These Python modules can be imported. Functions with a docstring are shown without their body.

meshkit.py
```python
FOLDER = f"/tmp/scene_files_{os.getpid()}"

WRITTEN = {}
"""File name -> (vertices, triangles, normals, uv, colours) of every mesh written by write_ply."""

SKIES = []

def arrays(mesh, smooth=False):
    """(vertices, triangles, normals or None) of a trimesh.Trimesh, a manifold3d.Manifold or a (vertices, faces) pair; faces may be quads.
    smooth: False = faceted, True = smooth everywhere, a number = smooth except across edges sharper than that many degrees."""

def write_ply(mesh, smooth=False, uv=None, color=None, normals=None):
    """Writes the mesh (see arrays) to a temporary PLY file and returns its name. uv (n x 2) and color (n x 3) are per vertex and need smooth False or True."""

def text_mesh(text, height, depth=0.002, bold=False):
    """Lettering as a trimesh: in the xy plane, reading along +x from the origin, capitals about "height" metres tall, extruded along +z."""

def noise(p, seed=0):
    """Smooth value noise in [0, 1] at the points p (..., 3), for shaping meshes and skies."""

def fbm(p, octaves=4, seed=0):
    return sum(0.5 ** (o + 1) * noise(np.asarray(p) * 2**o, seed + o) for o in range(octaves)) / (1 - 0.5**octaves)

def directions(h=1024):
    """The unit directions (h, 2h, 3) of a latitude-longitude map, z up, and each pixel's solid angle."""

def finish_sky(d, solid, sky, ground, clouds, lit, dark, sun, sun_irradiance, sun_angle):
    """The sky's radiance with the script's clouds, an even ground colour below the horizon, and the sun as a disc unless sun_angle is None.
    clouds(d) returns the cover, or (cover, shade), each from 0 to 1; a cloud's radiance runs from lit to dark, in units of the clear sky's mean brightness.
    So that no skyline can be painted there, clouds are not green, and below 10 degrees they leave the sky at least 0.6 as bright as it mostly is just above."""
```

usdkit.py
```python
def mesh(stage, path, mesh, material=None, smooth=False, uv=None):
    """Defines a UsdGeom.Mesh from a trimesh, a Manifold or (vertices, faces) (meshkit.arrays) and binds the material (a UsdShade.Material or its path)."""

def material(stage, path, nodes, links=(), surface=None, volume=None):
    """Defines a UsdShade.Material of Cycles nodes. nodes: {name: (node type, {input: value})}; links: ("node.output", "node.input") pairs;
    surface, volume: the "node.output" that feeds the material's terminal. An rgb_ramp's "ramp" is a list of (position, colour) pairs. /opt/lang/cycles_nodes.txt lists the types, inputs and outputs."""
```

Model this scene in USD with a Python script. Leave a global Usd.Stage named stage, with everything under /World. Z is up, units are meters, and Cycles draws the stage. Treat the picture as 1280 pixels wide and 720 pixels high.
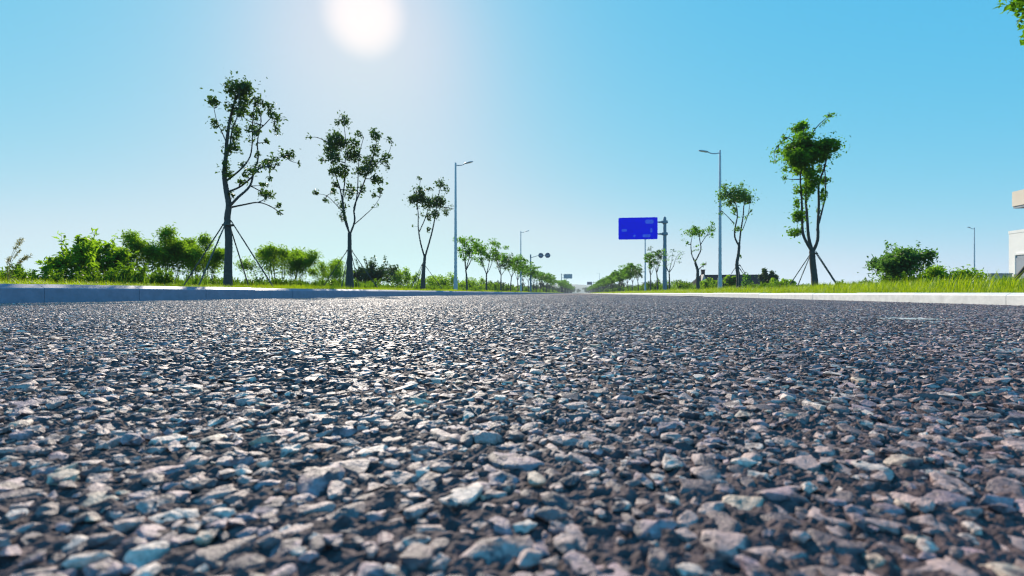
import math, random, sys
import numpy as np
import trimesh
sys.path.insert(0, '/opt/lang')
import usdkit, meshkit
from pxr import Usd, UsdGeom, UsdLux, UsdShade, Gf, Sdf, Vt

stage = Usd.Stage.CreateInMemory()
UsdGeom.SetStageUpAxis(stage, 'Z')
UsdGeom.SetStageMetersPerUnit(stage, 1.0)
UsdGeom.Xform.Define(stage, '/World')
UsdGeom.Scope.Define(stage, '/World/Looks')

# ------------------------------------------------------------------ camera
F = 640.0                       # focal length in pixels of the 1280 px wide photograph (90 degrees across)
YAW = math.radians(7.57)        # the lens points a little left of the road
CAM_H = 0.083                   # lens height: lower than the kerb top
HORIZON = 366.5
cam = UsdGeom.Camera.Define(stage, '/World/camera')
cam.CreateHorizontalApertureAttr(36.0)
cam.CreateVerticalApertureAttr(36.0 * 720 / 1280)
cam.CreateFocalLengthAttr(18.0)
cam.CreateVerticalApertureOffsetAttr((HORIZON - 360) / 1280 * 36.0)
cam.CreateClippingRangeAttr(Gf.Vec2f(0.02, 20000))
cam.CreateFStopAttr(11.0)
cam.CreateFocusDistanceAttr(0.9)
cam.CreateExposureAttr(0.6)
cam.AddTranslateOp().Set(Gf.Vec3d(0, 0, CAM_H))
cam.AddRotateXYZOp().Set(Gf.Vec3f(90, 0, math.degrees(YAW)))
RIGHT = np.array([math.cos(YAW), math.sin(YAW), 0])
FWD = np.array([-math.sin(YAW), math.cos(YAW), 0])

# ------------------------------------------------------------------ sun and sky
SUN_AZ, SUN_EL = math.radians(-23.7), math.radians(27.6)     # azimuth from +y (the road) towards +x
SUN = np.array([math.sin(SUN_AZ) * math.cos(SUN_EL), math.cos(SUN_AZ) * math.cos(SUN_EL), math.sin(SUN_EL)])
sun = UsdLux.DistantLight.Define(stage, '/World/sun')
sun.CreateNormalizeAttr(True)
sun.CreateIntensityAttr(1.25)
sun.CreateAngleAttr(0.5)
sun.CreateColorAttr(Gf.Vec3f(1.0, 0.88, 0.74))
zaxis = Gf.Vec3d(*SUN)
rot = Gf.Rotation(Gf.Vec3d(0, 0, 1), zaxis)
sun.AddTransformOp().Set(Gf.Matrix4d().SetRotate(rot))

SKY_STRENGTH = 0.066
# the single scattering sky, with the strong colour response of the photograph's camera (each channel gets its own contrast)
sky_nodes = {
    'sky': ('sky_texture', {'sky_type': 'single_scattering', 'sun_disc': False, 'sun_elevation': SUN_EL, 'sun_rotation': SUN_AZ,
                            'altitude': 50.0, 'air_density': 1.0, 'aerosol_density': 0.3, 'ozone_density': 4.0}),
    'sep': ('separate_color', {}),
    'pr': ('math', {'math_type': 'power', 'value2': 1.3}), 'pg': ('math', {'math_type': 'power', 'value2': 0.33}), 'pb': ('math', {'math_type': 'power', 'value2': 0.03}),
    'mr': ('math', {'math_type': 'multiply', 'value2': 0.61}), 'mg': ('math', {'math_type': 'multiply', 'value2': 3.77}), 'mb': ('math', {'math_type': 'multiply', 'value2': 7.9}),
    'cr': ('math', {'math_type': 'smoothmin', 'value2': 6.0, 'value3': 2.5}),
    'com': ('combine_color', {}),
    'tc': ('texture_coordinate', {}),
    'nrm': ('vector_math', {'math_type': 'normalize'}),
    'dot': ('vector_math', {'math_type': 'dot_product', 'vector2': tuple(SUN)}),
    'pos': ('math', {'math_type': 'maximum', 'value2': 0.0}),
    'core': ('map_range', {'range_type': 'smoothstep', 'from_min': math.cos(math.radians(4.5)), 'from_max': math.cos(math.radians(0.6)), 'to_min': 0.0, 'to_max': 1.0, 'clamp': True}),
    'pw2': ('math', {'math_type': 'power', 'value2': 110.0}),
    'g1': ('vector_math', {'math_type': 'scale', 'vector1': (3.6, 2.2, 1.2)}),
    'g2': ('vector_math', {'math_type': 'scale', 'vector1': (1.0, 0.35, 0.1)}),
    'a1': ('vector_math', {'math_type': 'add'}),
    'a2': ('vector_math', {'math_type': 'add'}),
    'bg': ('background_shader', {'strength': SKY_STRENGTH}),
}
sky_links = [('tc.generated', 'nrm.vector1'), ('nrm.vector', 'dot.vector1'), ('dot.value', 'pos.value1'),
             ('dot.value', 'core.value'), ('pos.value', 'pw2.value1'), ('core.result', 'g1.scale'), ('pw2.value', 'g2.scale'),
             ('sky.color', 'sep.color'), ('sep.r', 'pr.value1'), ('sep.g', 'pg.value1'), ('sep.b', 'pb.value1'),
             ('pr.value', 'mr.value1'), ('pg.value', 'mg.value1'), ('pb.value', 'mb.value1'), ('mr.value', 'cr.value1'), ('cr.value', 'com.r'), ('mg.value', 'com.g'), ('mb.value', 'com.b'),
             ('com.color', 'a1.vector1'), ('g1.vector', 'a1.vector2'), ('a1.vector', 'a2.vector1'), ('g2.vector', 'a2.vector2'),
             ('a2.vector', 'bg.color')]
sky_mat = usdkit.material(stage, '/World/Looks/sky_air', sky_nodes, sky_links, surface='bg.background')
dome = UsdLux.DomeLight.Define(stage, '/World/sky')
UsdShade.MaterialBindingAPI.Apply(dome.GetPrim()).Bind(sky_mat)
dome.GetPrim().SetCustomDataByKey('kind', 'structure')

# ------------------------------------------------------------------ pixel helpers (photograph pixels -> places in the world)
def ray_angle(px):
    return math.atan((px - 640) / F) - YAW

def on_lane(px, x):
    """The point at lateral distance x whose column in the photograph is px."""
    return np.array([x, x / math.tan(ray_angle(px)), 0.0])

def cam_depth(p):
    return float(np.dot(np.asarray(p)[:3], FWD))

def height_at(py, d):
    return CAM_H + (HORIZON - py) / F * d

# ------------------------------------------------------------------ naming helpers
used = {}
def numbered(parent, name):
    k = (str(parent), name)
    n = used.get(k, 0)
    used[k] = n + 1
    return f'{parent}/{name}' if n == 0 else f'{parent}/{name}_{n:03d}'

def tag(prim, label=None, cat=None, group=None, kind=None):
    prim = prim.GetPrim() if hasattr(prim, 'GetPrim') else prim
    for k, v in (('label', label), ('category', cat), ('group', group), ('kind', kind)):
        if v:
            prim.SetCustomDataByKey(k, v)
    return prim

def thing(name, loc, label, cat, group=None, kind=None, rz=None, scale=None):
    x = UsdGeom.Xform.Define(stage, numbered('/World', name))
    x.AddTranslateOp().Set(Gf.Vec3d(*map(float, loc)))
    if rz is not None:
        x.AddRotateZOp().Set(math.degrees(rz))
    if scale is not None:
        x.AddScaleOp().Set(Gf.Vec3f(*map(float, np.broadcast_to(scale, 3))))
    tag(x, label, cat, group, kind)
    return x

def obj(name, mesh, mat, parent=None, smooth=False):
    path = numbered(parent.GetPath() if parent is not None else '/World', name)
    return usdkit.mesh(stage, path, mesh, mat, smooth=smooth)

def dup(src, loc, label, group=None, rz=0.0, scale=1.0):
    name = src.GetPrim().GetName()
    parts = name.rsplit('_', 1)
    stem = parts[0] if parts[-1].isdigit() else name
    x = UsdGeom.Xform.Define(stage, numbered('/World', stem))
    x.GetPrim().GetReferences().AddInternalReference(src.GetPath())
    x.GetPrim().SetInstanceable(True)
    x.ClearXformOpOrder()
    x.AddTranslateOp(opSuffix='own').Set(Gf.Vec3d(*map(float, loc)))
    x.AddRotateZOp(opSuffix='own').Set(math.degrees(rz))
    x.AddScaleOp(opSuffix='own').Set(Gf.Vec3f(*map(float, np.broadcast_to(scale, 3))))
    tag(x, label, src.GetPrim().GetCustomDataByKey('category'), group)
    return x

# ------------------------------------------------------------------ materials
def M(name, nodes, links=(), surface='p.BSDF'):
    return usdkit.material(stage, f'/World/Looks/{name}', nodes, links, surface=surface)

def plain(name, col, rough=0.6, metallic=0.0, scale=6.0, var=0.25, bump=0.0, bump_scale=60.0, spec=0.5):
    c = np.array(col, float)
    nodes = {
        'geo': ('geometry', {}),
        'n': ('noise_texture', {'scale': scale, 'detail': 5.0, 'roughness': 0.6}),
        'r': ('rgb_ramp', {'ramp': [(0.25, tuple(c * (1 - var))), (0.75, tuple(np.minimum(c * (1 + var), 0.95)))]}),
        'p': ('principled_bsdf', {'roughness': rough, 'metallic': metallic, 'specular_ior_level': spec}),
    }
    links = [('geo.position', 'n.vector'), ('n.fac', 'r.fac'), ('r.color', 'p.base_color')]
    if bump:
        nodes['bn'] = ('noise_texture', {'scale': bump_scale, 'detail': 4.0})
        nodes['b'] = ('bump', {'strength': 0.7, 'distance': bump})
        links += [('geo.position', 'bn.vector'), ('bn.fac', 'b.height'), ('b.normal', 'p.normal')]
    return M(name, nodes, links)

def leaf_mat(name, c0, c1, trans=0.4, tcol=None, rough=0.45):
    c0, c1 = np.array(c0), np.array(c1)
    t0 = np.minimum(np.array(tcol if tcol is not None else c1 * np.array([2.4, 2.4, 0.9])), 0.75)
    nodes = {
        'geo': ('geometry', {}),
        'n': ('noise_texture', {'scale': 1.4, 'detail': 2.0}),
        'm': ('math', {'math_type': 'multiply_add', 'value2': 0.55}),
        'mn': ('math', {'math_type': 'multiply_add', 'value2': 0.7, 'value3': -0.1}),
        'r': ('rgb_ramp', {'ramp': [(0.1, tuple(c0)), (0.9, tuple(c1))]}),
        'rt': ('rgb_ramp', {'ramp': [(0.1, tuple(t0 * 0.6)), (0.9, tuple(t0))]}),
        'p': ('principled_bsdf', {'roughness': rough, 'specular_ior_level': 0.4}),
        't': ('translucent_bsdf', {}),
        'x': ('mix_closure', {'fac': trans}),
    }
    links = [('geo.position', 'n.vector'), ('n.fac', 'mn.value1'), ('geo.random_per_island', 'm.value1'), ('mn.value', 'm.value3'), ('m.value', 'r.fac'), ('m.value', 'rt.fac'),
             ('r.color', 'p.base_color'), ('rt.color', 't.color'), ('p.BSDF', 'x.closure1'), ('t.BSDF', 'x.closure2')]
    return M(name, nodes, links, 'x.closure')

def stone_mat(name, col, rough):
    c = np.array(col)
    nodes = {
        'geo': ('geometry', {}),
        'n': ('noise_texture', {'scale': 380.0, 'detail': 4.0, 'roughness': 0.7}),
        'n2': ('noise_texture', {'scale': 85.0, 'detail': 4.0, 'roughness': 0.6}),
        'r': ('rgb_ramp', {'ramp': [(0.3, tuple(c * 0.55)), (0.55, tuple(c)), (0.75, tuple(np.minimum(c * 1.35, 0.85)))]}),
        'mk': ('rgb_ramp', {'ramp': [(0.40, (0.0, 0.0, 0.0)), (0.50, (1.0, 1.0, 1.0))]}),
        'mx': ('mix', {'color1': (0.075, 0.05, 0.06)}),
        'b': ('bump', {'strength': 0.9, 'distance': 0.0016}),
        'p': ('principled_bsdf', {'roughness': rough, 'specular_ior_level': 0.4}),
    }
    links = [('geo.position', 'n.vector'), ('geo.position', 'n2.vector'), ('n.fac', 'r.fac'), ('n2.fac', 'mk.fac'), ('mk.color', 'mx.fac'), ('r.color', 'mx.color2'),
             ('mx.color', 'p.base_color'), ('n.fac', 'b.height'), ('b.normal', 'p.normal')]
    return M(name, nodes, links)

STONES = [stone_mat('stone_grey', (0.37, 0.25, 0.235), 0.58), stone_mat('stone_dark', (0.17, 0.11, 0.112), 0.56),
          stone_mat('stone_pale', (0.58, 0.455, 0.40), 0.6), stone_mat('stone_warm', (0.46, 0.345, 0.27), 0.6), stone_mat('stone_lilac', (0.31, 0.20, 0.22), 0.55)]
STONE_P = [0.37, 0.24, 0.10, 0.03, 0.26]
MATS = dict(
    bitumen=plain('bitumen', (0.074, 0.048, 0.052), 0.8, scale=160.0, var=0.6, bump=0.002, bump_scale=500.0, spec=0.2),
    kerb_shaded=plain('kerb_bluestone', (0.17, 0.175, 0.25), 0.6, scale=14.0, var=0.18, bump=0.002, bump_scale=220.0),  # left kerb: blue shade painted into the base colour, darker than the right kerb
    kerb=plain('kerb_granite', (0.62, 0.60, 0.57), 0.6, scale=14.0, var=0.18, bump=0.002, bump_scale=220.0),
    soil=plain('soil', (0.12, 0.10, 0.06), 0.9, scale=1.5, var=0.5),
    paint=plain('road_paint', (0.50, 0.46, 0.41), 0.5, scale=60.0, var=0.3),
    bark=plain('bark', (0.045, 0.038, 0.034), 0.85, scale=18.0, var=0.5, bump=0.01, bump_scale=40.0),
    bark_light=plain('bark_light', (0.10, 0.09, 0.06), 0.85, scale=14.0, var=0.45, bump=0.008, bump_scale=40.0),
    stake=plain('stake_wood', (0.06, 0.055, 0.045), 0.8, scale=10.0, var=0.35),
    steel=plain('galvanised_steel', (0.33, 0.36, 0.40), 0.45, metallic=0.3, scale=3.0, var=0.15),
    steel_dark=plain('painted_steel', (0.10, 0.15, 0.19), 0.4, metallic=0.2, scale=3.0, var=0.2),
    lamp_glass=plain('lamp_lens', (0.6, 0.62, 0.62), 0.2, scale=3.0, var=0.05),
    sign_blue=plain('sign_blue', (0.001, 0.014, 0.80), 0.7, scale=0.6, var=0.06, spec=0.05),
    sign_pale=plain('sign_pale_blue', (0.06, 0.13, 0.85), 0.5, scale=2.0, var=0.2),
    sign_grey=plain('sign_grey', (0.20, 0.24, 0.28), 0.5, scale=2.0, var=0.15),
    sign_dark=plain('sign_dark', (0.07, 0.07, 0.12), 0.5, scale=2.0, var=0.2),
    white_wall=plain('white_render', (0.74, 0.72, 0.69), 0.8, scale=0.8, var=0.08),
    beige=plain('beige_fascia', (0.62, 0.52, 0.42), 0.7, scale=0.8, var=0.08),
    grey_wall=plain('grey_wall', (0.26, 0.29, 0.33), 0.8, scale=0.8, var=0.15),
    roof=plain('roof_dark', (0.018, 0.018, 0.022), 1.0, scale=1.2, var=0.3, spec=0.05),
    stone_wall=plain('house_wall', (0.30, 0.28, 0.26), 0.8, scale=1.2, var=0.2),
    window=plain('dark_glass', (0.10, 0.12, 0.13), 0.1, scale=1.0, var=0.1),
    grate=plain('cast_iron', (0.04, 0.04, 0.045), 0.5, scale=20.0, var=0.3),
    hill=plain('hill_green', (0.06, 0.09, 0.05), 0.9, scale=0.02, var=0.4),
    leaf_left=leaf_mat('leaf_deep', (0.025, 0.055, 0.022), (0.06, 0.12, 0.03), 0.35),
    leaf_right=leaf_mat('leaf_bright', (0.03, 0.09, 0.008), (0.09, 0.21, 0.012), 0.6),
    leaf_shrub=leaf_mat('leaf_shrub', (0.05, 0.11, 0.014), (0.15, 0.26, 0.02), 0.68),
    leaf_mid=leaf_mat('leaf_mid', (0.03, 0.09, 0.03), (0.08, 0.18, 0.05), 0.58),
    leaf_dark=leaf_mat('leaf_dark', (0.02, 0.05, 0.03), (0.05, 0.10, 0.04), 0.3),
    grass=leaf_mat('grass_blade', (0.10, 0.20, 0.004), (0.24, 0.37, 0.006), 0.5),
    weed=leaf_mat('weed_blade', (0.045, 0.11, 0.01), (0.12, 0.22, 0.012), 0.5),
    plume=leaf_mat('plume', (0.20, 0.18, 0.12), (0.34, 0.30, 0.2), 0.4),
)

# ------------------------------------------------------------------ mesh helpers
def box(sx, sy, sz, at=(0, 0, 0), rz=0.0):
    m = trimesh.creation.box((sx, sy, sz))
    if rz:
        m.apply_transform(trimesh.transformations.rotation_matrix(rz, (0, 0, 1)))
    m.apply_translation(at)
    return m

def cat(ms):
    return trimesh.util.concatenate([trimesh.Trimesh(m.vertices, m.faces, process=False) for m in ms])

def tube(pts, rad, sides=8, caps=True):
    pts = np.asarray(pts, float)
    rad = np.broadcast_to(np.asarray(rad, float), len(pts))
    n = len(pts)
    tan = np.gradient(pts, axis=0)
    tan /= np.linalg.norm(tan, axis=1, keepdims=True) + 1e-12
    ref = np.array([1.0, 0, 0]) if abs(tan[0][0]) < 0.8 else np.array([0, 1.0, 0])
    u = np.cross(tan[0], ref); u /= np.linalg.norm(u)
    V = []
    for i in range(n):
        u = u - tan[i] * np.dot(u, tan[i]); u /= np.linalg.norm(u)
        w = np.cross(tan[i], u)
        a = np.arange(sides) / sides * 2 * np.pi
        V.append(pts[i] + rad[i] * (np.cos(a)[:, None] * u + np.sin(a)[:, None] * w))
    V = np.vstack(V)
    fs = []
    for i in range(n - 1):
        for k in range(sides):
            a, b = i * sides + k, i * sides + (k + 1) % sides
            fs += [(a, b, b + sides), (a, b + sides, a + sides)]
    if caps:
        V = np.vstack([V, pts[0], pts[-1]])
        for k in range(sides):
            fs += [((k + 1) % sides, k, n * sides), ((n - 1) * sides + k, (n - 1) * sides + (k + 1) % sides, n * sides + 1)]
    return trimesh.Trimesh(V, np.array(fs), process=False)

def smooth_path(pts, k=4):
    """Catmull-Rom through the points (rows may carry a radius)."""
    p = np.asarray(pts, float)
    if len(p) < 3:
        return p
    q = np.vstack([2 * p[0] - p[1], p, 2 * p[-1] - p[-2]])
    out = []
    for i in range(1, len(q) - 2):
        for t in np.arange(k) / k:
            out.append(0.5 * (2 * q[i] + (q[i + 1] - q[i - 1]) * t + (2 * q[i - 1] - 5 * q[i] + 4 * q[i + 1] - q[i + 2]) * t * t + (3 * q[i] - q[i - 1] - 3 * q[i + 1] + q[i + 2]) * t ** 3))
    out.append(p[-1])
    return np.array(out)

def limb(pts4, sides=8):
    s = smooth_path(pts4)
    return tube(s[:, :3], np.maximum(s[:, 3], 0.003), sides)

def frames(rng, n, up=0.3):
    """n random leaf frames: direction d, side s, normal."""
    d = rng.normal(size=(n, 3)); d[:, 2] = d[:, 2] * 0.8 - up
    d /= np.linalg.norm(d, axis=1, keepdims=True)
    s = np.cross(d, rng.normal(size=(n, 3)) * 0.7 + np.array([0, 0, 1.0]))
    s /= np.linalg.norm(s, axis=1, keepdims=True) + 1e-9
    return d, s, np.cross(s, d)

def leaves(centres, rng, size=0.11, width=0.42, up=0.3, jit=0.35):
    """Folded leaves, four triangles each, one at every centre."""
    n = len(centres)
    d, s, nn = frames(rng, n, up)
    L = size * rng.uniform(1 - jit, 1 + jit, (n, 1))
    c = np.asarray(centres)
    base, tip = c - d * L * 0.5, c + d * L * 0.5 - nn * L * 0.10
    mid = c - nn * L * 0.06
    lft, rgt = c + s * L * width * 0.5 + nn * L * 0.06, c - s * L * width * 0.5 + nn * L * 0.06
    V = np.stack([base, lft, tip, rgt, mid], 1).reshape(-1, 3)
    o = np.arange(n)[:, None] * 5
    fs = np.concatenate([o + np.array(t) for t in ((0, 1, 4), (1, 2, 4), (2, 3, 4), (3, 0, 4))], 0)
    return trimesh.Trimesh(V, fs, process=False)

def blob(rng, c, r, n, shell=0.55):
    """n points in an uneven ellipsoid, more of them near its outside."""
    v = rng.normal(size=(n, 3)); v /= np.linalg.norm(v, axis=1, keepdims=True)
    t = rng.uniform(shell ** 3, 1.0, n) ** (1 / 3)
    t *= 0.7 + 0.6 * meshkit.noise(v * 2.2 + np.asarray(c) * 3.1, int(rng.integers(1000)))
    return np.asarray(c) + v * t[:, None] * np.asarray(r)

exec_rng = np.random.default_rng(11)

# ------------------------------------------------------------------ road, kerbs, ground
KL, KR = -4.76, 2.95            # kerb faces
KHL, KHR = 0.165, 0.088         # kerb heights left and right
ROAD_END = 1500.0

def sheet(x0, x1, y0, y1, z):
    return trimesh.Trimesh([(x0, y0, z), (x1, y0, z), (x1, y1, z), (x0, y1, z)], [(0, 1, 2), (0, 2, 3)], process=False)

road = thing('road', (0, 0, 0), 'dark coarse asphalt road running straight away to the horizon', 'road', kind='structure')
obj('surface', sheet(KL - 0.05, KR + 0.05, -8, ROAD_END, -0.0105), MATS['bitumen'], road)

# shapes of aggregate: angular chips with a flattened top
def chip(seed, fine):
    r = np.random.default_rng(seed)
    p = r.normal(size=(22 if fine else 13, 3)); p /= np.linalg.norm(p, axis=1, keepdims=True)
    p *= r.uniform(0.75, 1.0, (len(p), 1))
    p *= np.array([0.55, r.uniform(0.28, 0.46), r.uniform(0.22, 0.40)])
    p[:, 2] = np.minimum(p[:, 2], r.uniform(0.10, 0.2) + r.uniform(-0.22, 0.22) * p[:, 0] + r.uniform(-0.22, 0.22) * p[:, 1])
    h = trimesh.convex.convex_hull(p)
    v, f = np.array(h.vertices), np.array(h.faces)
    if fine:
        for _ in range(2):
            v, f = trimesh.remesh.subdivide(v, f)
        nrm = v / (np.linalg.norm(v, axis=1, keepdims=True) + 1e-9)
        v = v + nrm * ((meshkit.fbm(v * 6 + seed, 4, seed) - 0.5) * 0.20)[:, None]
    return v, f
CHIPS = [chip(100 + k, False) for k in range(28)]
FINE = [chip(300 + k, True) for k in range(20)]

def scatter(w, h, seed, periodic):
    """Packed chips: centres and diameters, largest first."""
    r = np.random.default_rng(seed)
    P, D = np.zeros((0, 2)), np.zeros(0)
    for lo, hi, per_m2 in ((0.016, 0.025, 1900), (0.010, 0.015, 6500), (0.007, 0.010, 18000), (0.004, 0.007, 36000)):
        n = int(per_m2 * w * h)
        cand = r.uniform(0, 1, (n, 2)) * (w, h)
        dia = r.uniform(lo, hi, n)
        for c, d in zip(cand, dia):
            if len(P):
                q = np.abs(P - c)
                if periodic:
                    q = np.minimum(q, np.array([w, h]) - q)
                if (np.hypot(q[:, 0], q[:, 1]) < (D + d) * 0.37).any():
                    continue
            P, D = np.vstack([P, c]), np.append(D, d)
    return P, D

def place_chips(P, D, seed, lib):
    """List of (vertices, faces) for the chips, their tops near one plane."""
    r = np.random.default_rng(seed)
    out = []
    for (x, y), d in zip(P, D):
        v, f = lib[r.integers(len(lib))]
        a = r.uniform(0, 2 * np.pi)
        tx, ty = r.normal(0, 0.13, 2)
        R = trimesh.transformations.euler_matrix(tx, ty, a)[:3, :3]
        q = (v * d * 1.28 * np.array([1, 1, 1.0])) @ R.T
        top = r.normal(0.0, 0.0014) - (0.0010 if d < 0.007 else 0)
        q = q + (x, y, top - q[:, 2].max())
        out.append((q, f))
    return out

def mastic(w, h, step, seed, periodic):
    """The rough dark binder between the chips, as a sheet with its own relief."""
    nx, ny_ = int(round(w / step)) + 1, int(round(h / step)) + 1
    gx, gy = np.meshgrid(np.linspace(0, w, nx), np.linspace(0, h, ny_), indexing='ij')
    q = np.stack([gx.ravel(), gy.ravel(), np.full(gx.size, seed * 1.7)], 1)
    z = (meshkit.fbm(q * (190, 190, 1), 3, seed) - 0.5) * 0.0100 + (meshkit.noise(q * (420, 420, 1), seed + 3) - 0.5) * 0.0022
    edge = np.minimum(np.minimum(gx, w - gx), np.minimum(gy, h - gy)).ravel()
    z = -0.0024 + z * np.clip(edge / (3 * step), 0, 1)
    i, j = np.meshgrid(np.arange(nx - 1), np.arange(ny_ - 1), indexing='ij')
    a = (i * ny_ + j).ravel()
    v = np.stack([gx.ravel(), gy.ravel(), z], 1)
    return v, np.vstack([np.stack([a, a + ny_, a + ny_ + 1], 1), np.stack([a, a + ny_ + 1, a + 1], 1)])

def join(vf):
    n, V, Fs = 0, [], []
    for v, f in vf:
        V.append(v); Fs.append(f + n); n += len(v)
    return trimesh.Trimesh(np.vstack(V), np.vstack(Fs), process=False)

# the nearest patch: every stone by itself; the 300 that show largest are parts of the road
NX0, NX1, NY0, NY1 = -0.6, 0.4, 0.0, 0.4
P, D = scatter(NX1 - NX0, NY1 - NY0, 5, False)
P = P + (NX0, NY0)
near = place_chips(P, D, 6, FINE)
dep = np.array([cam_depth((x, y, 0)) for x, y in P])
lat = P @ RIGHT[:2]
seen = (dep > 0.135) & (np.abs(lat) < dep * 1.0)
show = np.where(seen, D / np.maximum(dep, 0.05), 0)
order = np.argsort(-show)
mat_of = np.random.default_rng(8).choice(len(STONES), len(P), p=STONE_P)
for i in order[:300]:
    obj('stone', near[i], STONES[mat_of[i]], road, smooth=35)
rest = [i for i in order[300:]]
for k in range(len(STONES)):
    ids = [i for i in rest if mat_of[i] == k]
    o = obj('small_stones', join([near[i] for i in ids]), STONES[k], road)
    tag(o, kind='stuff')

bv, bf = mastic(NX1 - NX0, NY1 - NY0, 0.0016, 2, False)
obj('binder', (bv + (NX0, NY0, 0), bf), MATS['bitumen'], road)
# the rest of the road near the lens: patches of packed chips, laid in turned copies
TS = 0.4
tile_xf = {k: [] for k in range(6)}
rt = np.random.default_rng(17)
ny = int(30 / TS)
for j in range(-1, ny):
    y = NY0 + j * TS
    x = NX0 - TS * 12
    for i in range(-14, 30):
        x0 = NX0 + i * TS
        if x0 + TS / 2 < KL or x0 + TS / 2 > KR:
            continue
        if j == 0 and x0 + 1e-6 >= NX0 and x0 + TS <= NX1 + TS * 0.51:
            if x0 + TS > NX1 + 1e-6:
                x0 = NX1          # butts against the near patch
            else:
                continue
        tile_xf[int(rt.integers(6))].append((x0 + TS / 2, y + TS / 2, int(rt.integers(4)) * 90.0))
pi = UsdGeom.PointInstancer.Define(stage, f'{road.GetPath()}/aggregate')
tag(pi, kind='stuff')
pos, ori, idx = [], [], []
for k in range(6):
    p2, d2 = scatter(TS, TS, 40 + k, True)
    vf = place_chips(p2 - TS / 2, d2, 60 + k, CHIPS)
    mo = np.random.default_rng(80 + k).choice(len(STONES), len(p2), p=STONE_P)
    px = UsdGeom.Xform.Define(stage, f'{pi.GetPath()}/patch_{k:03d}')
    for q in range(len(STONES)):
        usdkit.mesh(stage, f'{px.GetPath()}/chips_{q:03d}', join([vf[i] for i in np.nonzero(mo == q)[0]]), STONES[q])
    bv, bf = mastic(TS, TS, 0.0025, 20 + k, True)
    usdkit.mesh(stage, f'{px.GetPath()}/binder', (bv - (TS / 2, TS / 2, 0), bf), MATS['bitumen'])
    pi.GetPrototypesRel().AddTarget(px.GetPath())
    for x, y, a in tile_xf[k]:
        pos.append((x, y, 0)); idx.append(k)
        h = math.radians(a) / 2
        ori.append(Gf.Quath(math.cos(h), 0, 0, math.sin(h)))
pi.CreatePositionsAttr(Vt.Vec3fArray([Gf.Vec3f(*p) for p in pos]))
pi.CreateOrientationsAttr(Vt.QuathArray(ori))
pi.CreateProtoIndicesAttr(Vt.IntArray(idx))
# worn white paint on the stones, right of the lens
pc = on_lane(1130, 1.03)
g = np.linspace(0, 1, 40)
gx, gy = np.meshgrid(g * 0.20 - 0.10, g * 0.16 - 0.08, indexing='ij')
pts = np.stack([gx.ravel() + pc[0], gy.ravel() + pc[1], np.zeros(gx.size)], 1)
nz = meshkit.fbm(pts * 55, 3, 4)
pts[:, 2] = 0.0012 + 0.004 * (nz - 0.5)
quads = []
for i in range(39):
    for j in range(39):
        a = i * 40 + j
        e = min(i, j, 38 - i, 38 - j) / 12
        if nz[a] + 0.25 * min(e, 1) > 0.62:
            quads.append((a, a + 40, a + 41, a + 1))
obj('paint_patch', (pts, np.array(quads)), MATS['paint'], road)

# ground on both sides, level with the kerb backs, and beyond the road's end
tag(obj('ground', sheet(-4000, KL - 0.15, -60, 4000, KHL - 0.02), MATS['soil']), 'grassy ground of the left verge and the land behind it', 'ground', kind='structure')
tag(obj('ground', sheet(KR + 0.15, 4000, -60, 4000, KHR - 0.012), MATS['soil']), 'grassy ground of the right verge and the land behind it', 'ground', kind='structure')

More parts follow.
